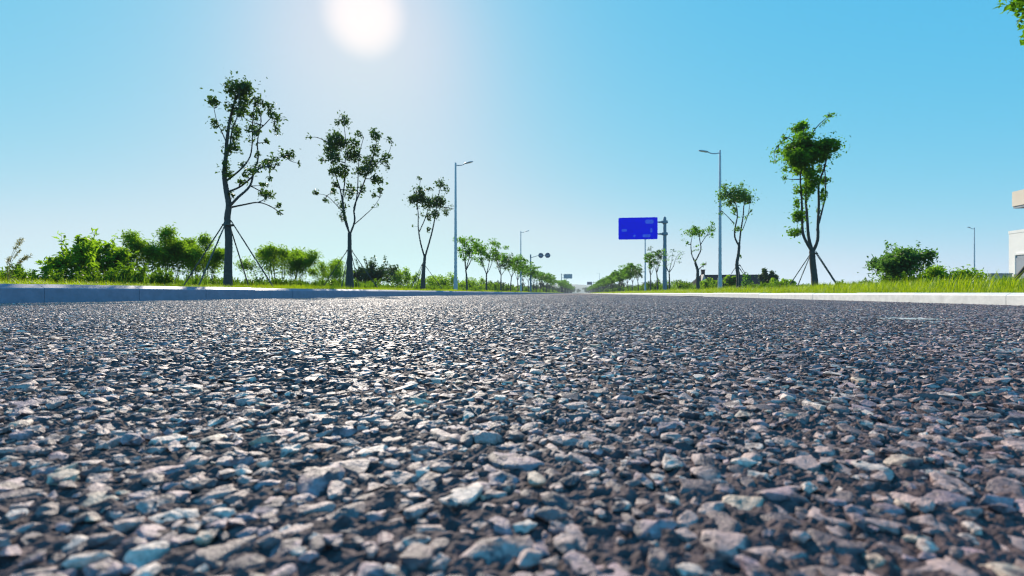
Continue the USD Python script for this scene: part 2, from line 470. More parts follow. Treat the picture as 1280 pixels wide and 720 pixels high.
def kerb_profile(h, w, ch):
    """(x, z) from the road face: x grows away from the road."""
    return [(0.0, -0.12), (0.0, h - ch), (ch * 0.12, h - ch * 0.82), (ch * 1.5, h - 0.003), (ch * 1.8, h), (w, h), (w, -0.12)]

def kerb_stone(x, side, h, y0, y1, ch, rng=None):
    pr = np.array(kerb_profile(h, 0.15, ch))
    if rng is not None:
        pr = pr + np.array([rng.normal(0, 0.0015), rng.normal(0, 0.002)])
    n = len(pr)
    V = np.array([(x + side * a, y, z) for y in (y0, y1) for a, z in pr])
    fs = [(k, (k + 1) % n, n + (k + 1) % n, n + k) for k in range(n)]
    fs = [t for q in fs for t in ((q[0], q[1], q[2]), (q[0], q[2], q[3]))]
    for k in range(1, n - 1):
        fs += [(0, k, k + 1), (n, n + k + 1, n + k)]
    m = trimesh.Trimesh(V, fs, process=False)
    m.fix_normals()
    return m

for x, side, h, ch, lab in ((KL, -1, KHL, 0.042, 'tall stone kerb along the left edge of the road, blue shade painted into its colour'), (KR, 1, KHR, 0.02, 'low pale granite kerb along the right edge of the road, its face in sunlight')):
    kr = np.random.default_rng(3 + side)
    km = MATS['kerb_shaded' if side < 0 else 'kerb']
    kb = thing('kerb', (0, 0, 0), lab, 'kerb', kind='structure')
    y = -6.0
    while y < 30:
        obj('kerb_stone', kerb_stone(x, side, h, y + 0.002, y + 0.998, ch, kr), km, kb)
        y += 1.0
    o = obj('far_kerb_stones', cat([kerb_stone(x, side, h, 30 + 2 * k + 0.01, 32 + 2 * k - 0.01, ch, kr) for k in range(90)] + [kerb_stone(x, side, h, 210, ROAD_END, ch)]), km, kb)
    tag(o, kind='stuff')

# ------------------------------------------------------------------ trees
def px_local(base, px0, D):
    """Maps photograph pixels (and a depth offset in metres) to points round a thing that stands at base."""
    def f(px, py, off=0.0):
        p = RIGHT * (px - px0) * D / F + FWD * off
        return np.array([p[0], p[1], height_at(py, D)])
    return f

def street_tree(base_px, lateral, label, trunk, limbs, clumps, leaf, seed, bark='bark', leaf_size=0.12, dense=2.1, shoots=1.2):
    rng = np.random.default_rng(seed)
    b = on_lane(base_px, lateral)
    gz = KHL - 0.02 if lateral < 0 else KHR - 0.012
    D = cam_depth(b)
    f = px_local(b, base_px, D)
    t = thing('street_tree', (b[0], b[1], 0), label, 'tree', 'young street trees on the verges')
    k = D / F
    tr = [(*f(x, y), r * k) for x, y, r in trunk]
    tr[0] = (tr[0][0], tr[0][1], gz - 0.08, tr[0][3] * 1.15)
    obj('trunk', limb(tr, 12), MATS[bark], t, smooth=60)
    skel = []
    for pts, r0, r1 in limbs:
        n = len(pts)
        drift = rng.uniform(-1, 1) * 0.55
        row = []
        for i, (x, y) in enumerate(pts):
            s = i / (n - 1)
            row.append((*f(x, y, drift * s * (0.4 + 0.6 * s) + rng.normal(0, 0.04) * (i > 0)), (r0 + (r1 - r0) * s) * k))
        obj('branch', limb(row, 7), MATS[bark], t, smooth=60)
        skel += row
    skel += tr[2:]
    S = np.array(skel)[:, :3]
    cs, twigs = [], []
    for c in clumps:
        x, y, rx, ry, n = c
        p0 = f(x, y)
        # at the depth of the nearest limb, give or take
        j = np.argmin(np.hypot((S - p0) @ RIGHT, (S - p0)[:, 2]))
        off = float((S[j] - p0) @ FWD) + rng.normal(0, 0.25)
        p = f(x, y, off)
        rr = np.array([rx * k, max(rx, ry) * k * 0.9, ry * k])
        cs.append(blob(rng, p, rr, int(n * dense * 0.8), 0.1))
        cs.append(p + rng.normal(0, 1, (int(n * dense * 0.2) + 2, 3)) * (rr + 0.02) * 0.65)
        a = S[j]
        if np.linalg.norm(p - a) > 0.1:
            mid = (a + p) / 2 + rng.normal(0, 0.04, 3)
            twigs.append(tube(smooth_path(np.array([a, mid, p]), 3), np.linspace(0.6 * k + 0.004, 0.004, 7), 5))
    LB = np.array(skel)[:, :3]                       # single leaves and short shoots along the limbs
    LB = LB[LB[:, 2] > np.percentile(LB[:, 2], 30)]
    for q in range(int(len(LB) * shoots)):
        a = LB[rng.integers(len(LB))] + rng.normal(0, 0.05, 3)
        e = a + rng.normal(0, 1, 3) * np.array([5, 5, 4]) * k + (0, 0, 1.5 * k)
        twigs.append(tube(np.array([a, (a + e) / 2 + rng.normal(0, 0.02, 3), e]), [0.007, 0.005, 0.003], 4))
        s_ = rng.uniform(0.3, 1.05, (int(rng.integers(4, 12)), 1))
        cs.append(a + (e - a) * s_ + rng.normal(0, 0.05, (len(s_), 3)))
    obj('twigs', cat(twigs), MATS[bark], t)
    obj('crown', leaves(np.vstack(cs), rng, leaf_size, 0.5), MATS[leaf], t)
    return t, b, D

def tree_support(b, r, h, gz, label, angles, seed, spread=1.25, thick=0.026):
    rng = np.random.default_rng(seed)
    t = thing('tree_support', (b[0], b[1], gz), label, 'tree support', 'stake tripods round the street trees')
    for a in angles:
        a = math.radians(a)
        foot = np.array([math.cos(a) * spread, math.sin(a) * spread, -0.1])
        head = np.array([math.cos(a) * r * 1.1, math.sin(a) * r * 1.1, h + rng.uniform(-0.05, 0.05)])
        obj('stake', tube([foot, (foot + head) / 2, head, head + (head - foot) * 0.03], [thick, thick * 0.95, thick * 0.85, thick * 0.8], 8), MATS['stake'], t, smooth=50)
    ring = np.array([(math.cos(q) * r * 1.25, math.sin(q) * r * 1.25, h - 0.02) for q in np.linspace(0, 2 * np.pi, 17)])
    obj('tie', tube(ring, 0.02, 6, False), MATS['stake'], t)
    return t

def scale_n(cl, m):
    return [(x, y, rx, ry, max(3, n * m)) for x, y, rx, ry, n in cl]

T1 = dict(
    trunk=[(285, 362, 5.2), (285, 335, 4.7), (286, 300, 4.2), (284, 270, 3.7), (286, 253, 3.4), (283, 235, 3.2), (280, 213, 2.7), (282, 190, 2.3), (284, 165, 1.9), (288, 140, 1.5), (296, 112, 1.0)],
    limbs=[([(286, 255), (300, 243), (311, 226), (317, 206), (322, 190), (319, 168), (322, 140)], 2.2, 0.7),
           ([(286, 256), (304, 251), (320, 247), (334, 251), (340, 256)], 1.6, 0.5),
           ([(283, 236), (296, 228), (310, 217), (324, 203), (338, 190), (352, 182)], 1.7, 0.5),
           ([(281, 222), (293, 213), (304, 203), (312, 188), (315, 168), (312, 148), (316, 122)], 1.6, 0.6),
           ([(282, 195), (290, 178), (296, 158), (304, 138), (310, 118)], 1.5, 0.6),
           ([(283, 172), (278, 158), (272, 146), (271, 130)], 1.0, 0.4),
           ([(318, 206), (330, 205), (346, 206), (366, 207)], 1.0, 0.4),
           ([(320, 160), (334, 150), (346, 140), (352, 146)], 1.0, 0.4)],
    clumps=[(302, 104, 19, 10, 330), (292, 108, 11, 9, 120), (318, 106, 8, 6, 60), (275, 124, 7, 6, 55), (298, 128, 16, 8, 120), (322, 116, 8, 7, 50), (334, 120, 8, 5, 40), (270, 148, 5, 7, 35), (289, 150, 5, 8, 40),
            (310, 148, 11, 7, 60), (340, 130, 6, 5, 26), (350, 140, 7, 5, 30), (349, 153, 4, 7, 26), (326, 150, 6, 5, 26), (290, 166, 5, 6, 26), (305, 163, 6, 5, 28), (300, 180, 4, 5, 18), (291, 185, 4, 6, 20), (285, 202, 4, 8, 26),
            (296, 196, 5, 4, 16), (335, 168, 4, 3, 12), (344, 180, 5, 4, 14), (357, 178, 7, 7, 40), (350, 195, 6, 5, 22), (361, 206, 7, 4, 20), (369, 208, 3, 3, 7), (345, 206, 7, 4, 24), (335, 196, 5, 4, 16), (326, 213, 7, 5, 28),
            (317, 231, 9, 5, 42), (330, 235, 8, 5, 34), (320, 221, 6, 4, 20), (301, 222, 6, 4, 20), (292, 215, 5, 5, 20), (290, 240, 4, 4, 14), (340, 248, 4, 4, 14), (337, 257, 3, 3, 9), (325, 185, 4, 4, 12), (340, 217, 6, 3, 14),
            (306, 212, 5, 4, 14), (280, 138, 4, 5, 14), (327, 132, 5, 5, 20), (313, 133, 7, 5, 34), (345, 220, 4, 3, 8), (366, 190, 3, 3, 6)])
T2 = dict(
    trunk=[(437, 362, 5.2), (437, 347, 4.6), (437, 332, 3.6), (437, 312, 2.6), (437, 300, 2.4), (437, 290, 2.3)],
    limbs=[([(437, 291), (432, 275), (429, 255), (425, 235), (420, 215), (415, 195), (411, 176)], 1.5, 0.5), ([(436, 288), (431, 265), (429, 245), (432, 225), (434, 203), (436, 180), (435, 152)], 1.3, 0.4),
           ([(438, 291), (444, 275), (443, 258), (450, 240), (458, 222), (464, 202), (470, 185), (474, 166)], 1.5, 0.5), ([(441, 281), (454, 270), (468, 258), (477, 246)], 0.8, 0.3),
           ([(443, 262), (446, 240), (447, 215), (450, 190), (453, 168)], 1.1, 0.4), ([(427, 262), (418, 252), (408, 243), (399, 241)], 0.7, 0.3), ([(462, 210), (476, 200), (488, 192), (495, 180)], 0.7, 0.3)],
    clumps=[(434, 151, 6, 7, 30), (425, 154, 3, 3, 7), (414, 185, 8, 13, 100), (428, 180, 12, 11, 160), (440, 190, 10, 11, 120), (425, 200, 8, 8, 60), (432, 215, 10, 8, 75), (460, 200, 10, 11, 95), (470, 185, 6, 8, 40), (473, 170, 7, 6, 36),
            (479, 195, 5, 7, 24), (475, 225, 9, 5, 45), (458, 215, 10, 7, 64), (435, 235, 5, 10, 40), (427, 255, 3, 8, 20), (432, 270, 3, 7, 18), (399, 242, 3, 3, 9), (404, 247, 3, 3, 8), (412, 235, 4, 4, 14), (418, 228, 4, 4, 14), (478, 237, 4, 4, 14),
            (470, 243, 3, 3, 9), (495, 180, 4, 5, 8), (490, 195, 3, 4, 6), (487, 208, 4, 3, 6), (393, 175, 4, 2, 5), (405, 200, 4, 3, 7), (418, 162, 5, 3, 10), (410, 166, 4, 3, 8), (450, 165, 4, 4, 12), (465, 160, 5, 4, 10), (445, 178, 8, 6, 30), (420, 215, 6, 6, 26), (447, 230, 5, 6, 18)])
T3 = dict(
    trunk=[(529, 362, 2.9), (529, 345, 2.6), (530, 333, 2.0), (531, 321, 1.7)],
    limbs=[([(531, 322), (526, 305), (523, 285), (522, 265), (519, 248)], 1.1, 0.4), ([(531, 322), (536, 305), (541, 287), (545, 268), (549, 246), (553, 232)], 1.2, 0.4), ([(524, 290), (532, 272), (537, 255)], 0.7, 0.4),
           ([(549, 258), (558, 259), (567, 260)], 0.5, 0.3), ([(521, 262), (523, 240), (524, 223)], 0.6, 0.3)],
    clumps=[(516, 248, 7, 6, 90), (526, 247, 8, 8, 110), (537, 255, 10, 8, 130), (550, 252, 8, 8, 110), (546, 270, 5, 6, 45), (537, 272, 3, 5, 24), (535, 286, 3, 3, 14), (524, 235, 4, 3, 12), (536, 235, 5, 2, 10), (524, 223, 3, 3, 8), (552, 232, 6, 5, 30), (560, 240, 4, 6, 16), (556, 264, 4, 5, 18)])
R1 = dict(
    trunk=[(1019, 361, 4.2), (1018, 347, 3.8), (1016, 330, 3.6), (1015, 313, 3.2)],
    limbs=[([(1015, 314), (1008, 305), (1003, 293), (1001, 275), (1000, 250), (998, 225), (998, 202)], 2.0, 0.8), ([(1015, 313), (1011, 295), (1011, 270), (1010, 245), (1011, 215), (1010, 180), (1012, 155)], 2.0, 0.6),
           ([(1017, 313), (1021, 300), (1022, 280), (1021, 255), (1022, 230), (1026, 212), (1031, 195)], 2.0, 0.8), ([(1021, 288), (1027, 266), (1031, 247), (1034, 225), (1035, 205)], 1.2, 0.6), ([(1005, 190), (995, 178), (985, 172), (975, 180)], 0.8, 0.3),
           ([(1010, 175), (1018, 160), (1027, 150)], 0.8, 0.3)],
    clumps=[(1018, 183, 22, 8, 900), (1004, 188, 18, 9, 600), (990, 203, 13, 12, 480), (1015, 195, 20, 9, 450), (1026, 186, 14, 8, 420), (1002, 181, 14, 5, 300), (1006, 208, 14, 10, 220), (1010, 155, 9, 9, 120), (1016, 150, 7, 6, 60), (1003, 172, 13, 7, 120), (1006, 238, 6, 13, 120), (1012, 226, 8, 13, 150), (992, 271, 6, 7, 90),
            (997, 290, 9, 5, 70), (1010, 268, 4, 9, 44), (1025, 245, 4, 8, 44), (1036, 223, 6, 5, 50), (1037, 206, 4, 6, 36), (995, 255, 4, 6, 26), (1028, 262, 3, 3, 10), (983, 171, 4, 3, 12), (975, 180, 4, 3, 9), (966, 203, 5, 2, 8), (973, 188, 4, 2, 7), (980, 212, 4, 4, 16), (1031, 148, 6, 3, 14),
            (985, 195, 5, 6, 46), (982, 222, 3, 3, 8), (990, 182, 5, 5, 30), (1000, 222, 6, 8, 60), (1018, 232, 5, 8, 50), (994, 238, 4, 6, 24)])
R2 = dict(
    trunk=[(923, 361, 3.0), (923, 347, 2.6), (921, 331, 2.0), (923, 318, 1.8), (924, 307, 1.6)],
    limbs=[([(924, 308), (918, 297), (917, 285), (920, 270), (917, 255), (908, 246)], 1.2, 0.4), ([(924, 308), (927, 290), (930, 270), (932, 256), (938, 248)], 1.2, 0.4), ([(918, 280), (911, 270), (905, 262)], 0.6, 0.3), ([(928, 288), (936, 268), (941, 252)], 0.5, 0.3)],
    clumps=[(917, 245, 13, 9, 260), (930, 246, 13, 6, 180), (902, 245, 6, 7, 70), (905, 235, 5, 5, 34), (938, 248, 6, 6, 60), (918, 263, 4, 5, 30), (905, 265, 3, 3, 9), (914, 237, 5, 3, 18), (928, 231, 3, 4, 10), (942, 233, 5, 2, 12), (943, 262, 2, 2, 5), (929, 319, 2, 2, 6), (922, 286, 4, 4, 16), (911, 254, 7, 5, 60), (925, 350, 5, 9, 60)])
R3 = dict(
    trunk=[(873, 361, 2.3), (872, 347, 2.0), (872, 338, 1.7), (869, 328, 1.4)],
    limbs=[([(869, 328), (865, 318), (864, 305), (866, 293)], 0.9, 0.3), ([(869, 327), (876, 312), (875, 298), (876, 288)], 0.9, 0.3), ([(872, 338), (878, 333), (883, 330)], 0.7, 0.3), ([(876, 305), (882, 295), (888, 285)], 0.5, 0.2)],
    clumps=[(861, 292, 8, 5, 70), (875, 291, 9, 5, 90), (869, 287, 6, 4, 46), (885, 288, 6, 5, 36), (889, 280, 3, 3, 9), (866, 284, 3, 2, 7), (890, 294, 3, 3, 10), (858, 304, 2, 2, 5), (883, 330, 3, 2, 9)])

def slim(d, sx, sy, x0, y0, thin):
    q = lambda x, y: (x0 + (x - x0) * sx, y0 - (y0 - y) * sy)
    return dict(trunk=[(*q(x, y), r) for x, y, r in d['trunk']], limbs=[([q(*p) for p in pts], a * thin, b * thin) for pts, a, b in d['limbs']], clumps=[(*q(x, y), rx * sx, ry * sy, n) for x, y, rx, ry, n in d['clumps']])
T1 = slim(T1, 0.92, 0.965, 286, 362, 0.78)
T2 = slim(T2, 0.98, 0.985, 437, 362, 0.8)
GL, GR = KHL - 0.02, KHR - 0.012
made_trees = []
for px, lat, data, leaf, seed, lab, lsz in (
        (285, -8.0, T1, 'leaf_left', 21, 'tallest left verge tree with a leafy tuft on top and branches spreading right', 0.10),
        (437, -8.0, T2, 'leaf_left', 22, 'left verge tree with fan of slender limbs forking low below the sun', 0.125),
        (529, -8.0, T3, 'leaf_left', 23, 'small left verge tree with a bare V fork just before the tall left lamp', 0.15),
        (1017, 8.3, R1, 'leaf_right', 24, 'right verge tree with a dense mushroom shaped green crown above several stems', 0.13),
        (923, 8.3, R2, 'leaf_mid', 25, 'thin right verge tree with a flat dark crown right behind the right lamp', 0.15),
        (873, 8.3, R3, 'leaf_right', 26, 'small right verge tree with a thin flat crown left of the right lamp', 0.17)):
    t, b, D = street_tree(px, lat, lab, data['trunk'], data['limbs'], data['clumps'], leaf, seed, leaf_size=lsz * 0.84, bark='bark', dense=2.0 if px == 285 else 3.9 if px < 600 else 3.0, shoots=1.0 if px == 285 else 0.7)
    made_trees.append((b, D))
for (b, D), r, h, gz, lab, ang, sd, th in (
        (made_trees[0], 0.085, 1.52, GL, 'long thin stakes leaning against the tallest left verge tree', (8, 100, 188, 275), 31, 0.022),
        (made_trees[1], 0.075, 1.45, GL, 'stakes leaning against the left verge tree below the sun', (5, 95, 182, 280), 32, 0.022),
        (made_trees[2], 0.07, 1.4, GL, 'stakes round the small V forked left verge tree', (10, 130, 250), 33, 0.022),
        (made_trees[3], 0.10, 1.45, GR, 'stakes leaning against the right verge tree with the mushroom crown', (12, 102, 190, 300), 34, 0.025),
        (made_trees[4], 0.085, 1.5, GR, 'thin stakes round the flat crowned tree behind the right lamp', (15, 135, 255), 35, 0.022)):
    tree_support(b, r, h, gz, lab, ang, sd, 1.15, th * 0.72)

# generic young trees for the rows beyond
def young_tree(name, loc, label, seed, H, leaf, spread=1.0, dense=1.0, fork=0.36, group='young street trees on the verges', leaf_size=0.17, flat=0.6, nlimb=4, bark='bark'):
    rng = np.random.default_rng(seed)
    t = thing(name, loc, label, 'tree', group, rz=0.0, scale=1.0)
    hf = H * fork
    lean = rng.normal(0, 0.05, 2) * H * 0.4
    tr = [(0, 0, -0.1, 0.085), (lean[0] * 0.3, lean[1] * 0.3, hf * 0.4, 0.07), (lean[0] * 0.5, lean[1] * 0.7, hf * 0.75, 0.058), (lean[0], lean[1], hf, 0.05)]
    obj('trunk', limb(tr, 10), MATS[bark], t, smooth=60)
    cs, tw = [], []
    top0 = np.array(tr[-1][:3])
    a0 = rng.uniform(0, 6.28)
    for k in range(nlimb):
        a = a0 + k * 2 * np.pi / nlimb + rng.normal(0, 0.3)
        R = spread * rng.uniform(0.55, 1.1)
        end = np.array([math.cos(a) * R, math.sin(a) * R, H * rng.uniform(0.80, 0.95)])
        m1 = top0 + (end - top0) * 0.33 + np.array([math.cos(a) * 0.08 * R, math.sin(a) * 0.08 * R, rng.normal(0, 0.06)])
        m2 = top0 + (end - top0) * 0.68 + rng.normal(0, 0.08, 3)
        row = [(*top0, 0.038), (*m1, 0.028), (*m2, 0.018), (*end, 0.008)]
        obj('branch', limb(row, 6), MATS[bark], t, smooth=60)
        nb = int(6 + 3 * dense)
        for q in range(nb):
            s = rng.uniform(0.45, 1.0)
            p = top0 + (end - top0) * s
            off = rng.normal(0, 1, 3) * np.array([0.42, 0.42, 0.26]) * spread * 0.75
            c = p + off
            c[2] = min(max(c[2], hf + 0.25 * (H - hf)), H)
            tw.append(tube(np.array([p, (p + c) / 2 + rng.normal(0, 0.03, 3), c]), [0.009, 0.007, 0.004], 4))
            r = rng.uniform(0.16, 0.36) * spread
            n = int(rng.uniform(14, 34) * dense * (0.4 + s))
            cs.append(blob(rng, c, (r, r, r * flat), n, 0.1))
        cs.append(blob(rng, end, (0.38 * spread, 0.38 * spread, 0.26 * spread), int(55 * dense), 0.1))
    obj('twigs', cat(tw), MATS[bark], t)
    obj('crown', leaves(np.vstack(cs), rng, leaf_size, 0.5), MATS[leaf], t)
    return t

left_y = [on_lane(p, -8.0)[1] for p in (584, 608, 626, 638)]
right_y = [on_lane(p, 8.3)[1] for p in (837, 822, 813, 798, 790)]
protoL = [young_tree('street_tree', (-8.0, left_y[0], GL), 'left verge tree with bare lower limbs just beyond the tall left lamp', 41, 4.3, 'leaf_right', 1.0, 1.0),
          young_tree('street_tree', (-8.0, left_y[1], GL), 'left verge tree with wide flat crown, second beyond the tall left lamp', 42, 4.6, 'leaf_right', 1.25, 1.3, 0.34),
          young_tree('street_tree', (-8.0, left_y[2], GL), 'left verge tree with thin crown and crooked limbs, third beyond the tall left lamp', 43, 4.3, 'leaf_left', 1.15, 0.8, 0.4),
          young_tree('street_tree', (-8.0, left_y[3], GL), 'left verge tree with thick green crown, fourth beyond the tall left lamp', 44, 4.7, 'leaf_right', 1.35, 1.9, 0.38)]
protoR = [young_tree('street_tree', (8.3, right_y[0], GR), 'almost leafless right verge tree with crooked limbs right of the blue sign post', 51, 4.6, 'leaf_right', 1.1, 0.22, 0.42),
          young_tree('street_tree', (8.3, right_y[1], GR), 'sparse right verge tree with a dark tuft just left of the blue sign post', 52, 5.2, 'leaf_left', 0.9, 0.6, 0.42),
          young_tree('street_tree', (8.3, right_y[2], GR), 'right verge tree with a yellow green crown under the blue sign', 53, 5.2, 'leaf_right', 0.9, 1.3, 0.4),
          young_tree('street_tree', (8.3, right_y[3], GR), 'right verge tree with a small dark crown below the left half of the blue sign', 54, 4.0, 'leaf_left', 1.0, 0.8, 0.42),
          young_tree('street_tree', (8.3, right_y[4], GR), 'round dense right verge tree at the front of the receding right row', 55, 4.9, 'leaf_right', 1.4, 2.4, 0.36)]
# the tree beside the lens on the right: only its lowest leaves and a stake come into the picture
b0 = np.array([8.3, 8.3 / math.tan(ray_angle(1358)), GR])
near_tree = young_tree('street_tree', b0, 'tree at the right edge of the picture, only hanging bright leaves seen', 61, 7.2, 'leaf_right', 1.0, 3.4, 0.42, leaf_size=0.14, nlimb=6)
tree_support(b0, 0.1, 1.5, GR, 'leaning stakes of the tree at the right edge of the picture', (8, 98, 200, 278), 62, 1.5, 0.035)

rr = np.random.default_rng(71)
FARL = 'far street tree of the left row, crown merging with its neighbours down the road'
FARR = 'far street tree of the right row, crown merging with its neighbours down the road'
y = left_y[3] + 7.7
n = 5
ords = {5: 'fifth', 6: 'sixth', 7: 'seventh', 8: 'eighth', 9: 'ninth', 10: 'tenth', 11: 'eleventh'}
while y < 520:
    if not (165 < y < 205):
        src = protoL[int(rr.choice(4, p=[0.15, 0.3, 0.15, 0.4]))]
        lab = f'left verge tree with green crown, {ords[n]} beyond the tall left lamp' if n in ords else FARL
        s = rr.uniform(0.9, 1.12) * (1.25 if y > 205 else 1.0)
        dup(src, (-8.0 + rr.normal(0, 0.2), y, GL), lab, 'young street trees on the verges' if n in ords else 'far street trees of the left row', rr.uniform(0, 6.28), (s * (1.3 if y > 205 else 1), s * (1.3 if y > 205 else 1), s))
        n += 1
    y += 7.7 * rr.uniform(0.92, 1.08)
y = right_y[4] + 7.0
n = 2
while y < 520:
    src = protoR[int(rr.choice(5, p=[0.0, 0.05, 0.25, 0.1, 0.6]))]
    lab = f'dense right verge tree, {["", "", "second", "third", "fourth", "fifth"][n]} in the receding right row' if n < 6 else FARR
    s = rr.uniform(0.88, 1.1)
    w = 1.1 if y > 150 else 1.0
    dup(src, (8.3 + rr.normal(0, 0.2), y, GR), lab, 'young street trees on the verges' if n < 6 else 'far street trees of the right row', rr.uniform(0, 6.28), (s * w, s * w, s))
    n += 1
    y += 7.7 * rr.uniform(0.92, 1.08)

# ------------------------------------------------------------------ street lamps
def lamp_post(loc, side, label, H=8.3, arm=0.62, group='street lamps along the road'):
    """side: +1 the arm reaches to +x, -1 to -x."""
    t = thing('street_lamp', loc, label, 'street lamp', group, rz=0.0, scale=1.0)
    obj('base_plate', cat([box(0.36, 0.36, 0.03, (0, 0, 0.015))] + [trimesh.creation.cylinder(0.018, 0.07, sections=8, transform=trimesh.transformations.translation_matrix((sx * 0.14, sy * 0.14, 0.05))) for sx in (-1, 1) for sy in (-1, 1)]), MATS['steel'], t)
    obj('pole', tube([(0, 0, 0.02), (0, 0, 0.9), (0, 0, 0.93), (0, 0, H * 0.5), (0, 0, H + 0.1)], [0.13, 0.125, 0.10, 0.085, 0.055], 14), MATS['steel'], t, smooth=50)
    obj('hand_hole_cover', box(0.09, 0.02, 0.28, (0, -0.122, 0.55)), MATS['steel'], t)
    zz = H - 0.05
    obj('arm', tube(smooth_path([(0, 0, zz), (side * arm * 0.35, 0, zz - 0.03), (side * arm * 0.7, 0, zz - 0.01), (side * arm, 0, zz + 0.08)]), 0.032, 8), MATS['steel'], t, smooth=50)
    head = trimesh.creation.icosphere(2, 0.5)
    v = np.array(head.vertices) * (0.62, 0.24, 0.13)
    v[:, 2] = np.where(v[:, 2] < -0.02, -0.02, v[:, 2])
    head = trimesh.Trimesh(v, head.faces, process=False)
    head.apply_transform(trimesh.transformations.rotation_matrix(-side * 0.2, (0, 1, 0)))
    head.apply_translation((side * (arm + 0.24), 0, zz + 0.13))
    hd = obj('lamp_head', head, MATS['steel'], t, smooth=40)
    ln = box(0.34, 0.15, 0.012, (0, 0, 0))
    ln.apply_transform(trimesh.transformations.rotation_matrix(-side * 0.2, (0, 1, 0)))
    ln.apply_translation((side * (arm + 0.25), 0, zz + 0.105))
    obj('lens', ln, MATS['lamp_glass'], hd)
    return t

yl, yr = on_lane(569.5, -8.0)[1], on_lane(900, 8.3)[1]
LL = lamp_post((-8.0, yl, GL), 1, 'tall grey street lamp on the left verge, nearest on that side')
LR = lamp_post((8.3, yr, GR), -1, 'tall grey street lamp on the right verge, nearest on that side', H=8.45, arm=0.7)
y2 = on_lane(651, -8.0)[1]
dup(LL, (-8.0, y2, GL), 'second street lamp of the left verge, thin and hazy above the tree row', 'street lamps along the road')
y3 = on_lane(806.5, 8.3)[1]
dup(LR, (8.3, y3, GR), 'second street lamp of the right verge, its top hidden by the blue sign', 'street lamps along the road')
dup(LR, (8.3, on_lane(749.5, 8.3)[1], GR), 'very far tiny street lamp head above the right tree row', 'street lamps along the road')
pf = np.array([53.0, 53.0 / math.tan(ray_angle(1218))])
dl = cam_depth((pf[0], pf[1], 0))
dup(LR, (pf[0], pf[1], GR), 'lone pale street lamp far right on another road, left of the white building', 'street lamps along the road', 0.3, (0.9, 0.9, height_at(286, dl) / 8.45))

# ------------------------------------------------------------------ blue direction sign
bp = on_lane(831, 8.3)
D = cam_depth(bp)
k = D / F
sg = thing('direction_sign', (bp[0], bp[1], GR), 'big plain blue direction sign held out over the road by a dark post', 'road sign')
ztop, zbot, H = height_at(271.5, D), height_at(299, D), height_at(271, D) - GR
obj('base_plate', box(0.7, 0.7, 0.04, (0, 0, 0.02)), MATS['steel_dark'], sg)
obj('post', tube([(0, 0, 0.03), (0, 0, 3.0), (0, 0, H - 0.15), (0, 0, H)], [0.20, 0.19, 0.15, 0.09], 16), MATS['steel_dark'], sg, smooth=50)
x0, x1 = (774 - 831) * k, (822 - 831) * k
for py in (277.5, 292.3):
    z = height_at(py, D) - GR
    obj('arm', tube([(0.28, 0, z), (-0.25, 0, z), (x1, 0, z), (x0 + 0.6, 0, z)], [0.10, 0.10, 0.06, 0.05], 10), MATS['steel_dark'], sg, smooth=50)
    obj('flange', trimesh.creation.cylinder(0.30, 0.24, sections=18, transform=trimesh.transformations.translation_matrix((0, 0, z))), MATS['steel_dark'], sg, smooth=50)
import shapely.geometry as sgm
def rounded(w, h, r, t):
    m = trimesh.creation.extrude_polygon(sgm.box(-w / 2 + r, -h / 2 + r, w / 2 - r, h / 2 - r).buffer(r), t, engine='earcut')
    m.apply_transform(trimesh.transformations.rotation_matrix(math.pi / 2, (1, 0, 0)))
    return m
pw, ph = x1 - x0, ztop - zbot
pan = rounded(pw, ph, 0.12, 0.05); pan.apply_translation(((x0 + x1) / 2, -0.12, (ztop + zbot) / 2 - GR))
pn = obj('panel', pan, MATS['sign_blue'], sg)
def mark(cx, cy, w, h):
    m = rounded(w, h, min(w, h) * 0.4, 0.006); m.apply_translation((x0 + cx * pw, -0.172, zbot - GR + (1 - cy) * ph)); return m
obj('pale_mark', cat([mark(0.41, 0.84, 0.20, 0.22), mark(0.84, 0.60, 0.20, 0.42), mark(0.72, 0.84, 0.75, 0.28), mark(0.79, 0.2, 0.8, 0.4), mark(0.15, 0.58, 0.5, 0.24)]), MATS['sign_pale'], pn)
obj('edge_rail', cat([box(pw * 0.94, 0.06, 0.06, ((x0 + x1) / 2, -0.09, z - GR)) for z in (ztop - 0.3, zbot + 0.3)]), MATS['steel_dark'], sg)

# pair of round signs on an arm, left
rp = on_lane(663.3, -8.0); D = cam_depth(rp); k = D / F
rs = thing('mast_arm_sign', (rp[0], rp[1], GL), 'mast on the left verge carrying two dark round signs over the road', 'road sign')
zt = height_at(318, D) - GL
obj('post', tube([(0, 0, 0), (0, 0, zt * 0.5), (0, 0, zt)], [0.16, 0.13, 0.10], 12), MATS['steel_dark'], rs, smooth=50)
za = height_at(319.5, D) - GL
obj('arm', tube([(0, 0, za - 0.35), ((672 - 663.3) * k, 0, za - 0.02), ((689 - 663.3) * k, 0, za)], [0.06, 0.05, 0.04], 8), MATS['steel'], rs, smooth=50)
for px in (676.2, 684.6):
    c = trimesh.creation.cylinder(3.2 * k, 0.04, sections=28); c.apply_transform(trimesh.transformations.rotation_matrix(math.pi / 2, (1, 0, 0)))
    c.apply_translation(((px - 663.3) * k, -0.08, za))
    d = obj('round_panel', c, MATS['sign_dark'], rs)
    obj('bar', box(4.2 * k, 0.012, 1.0 * k, ((px - 663.3) * k, -0.107, za)), MATS['sign_grey'], d)

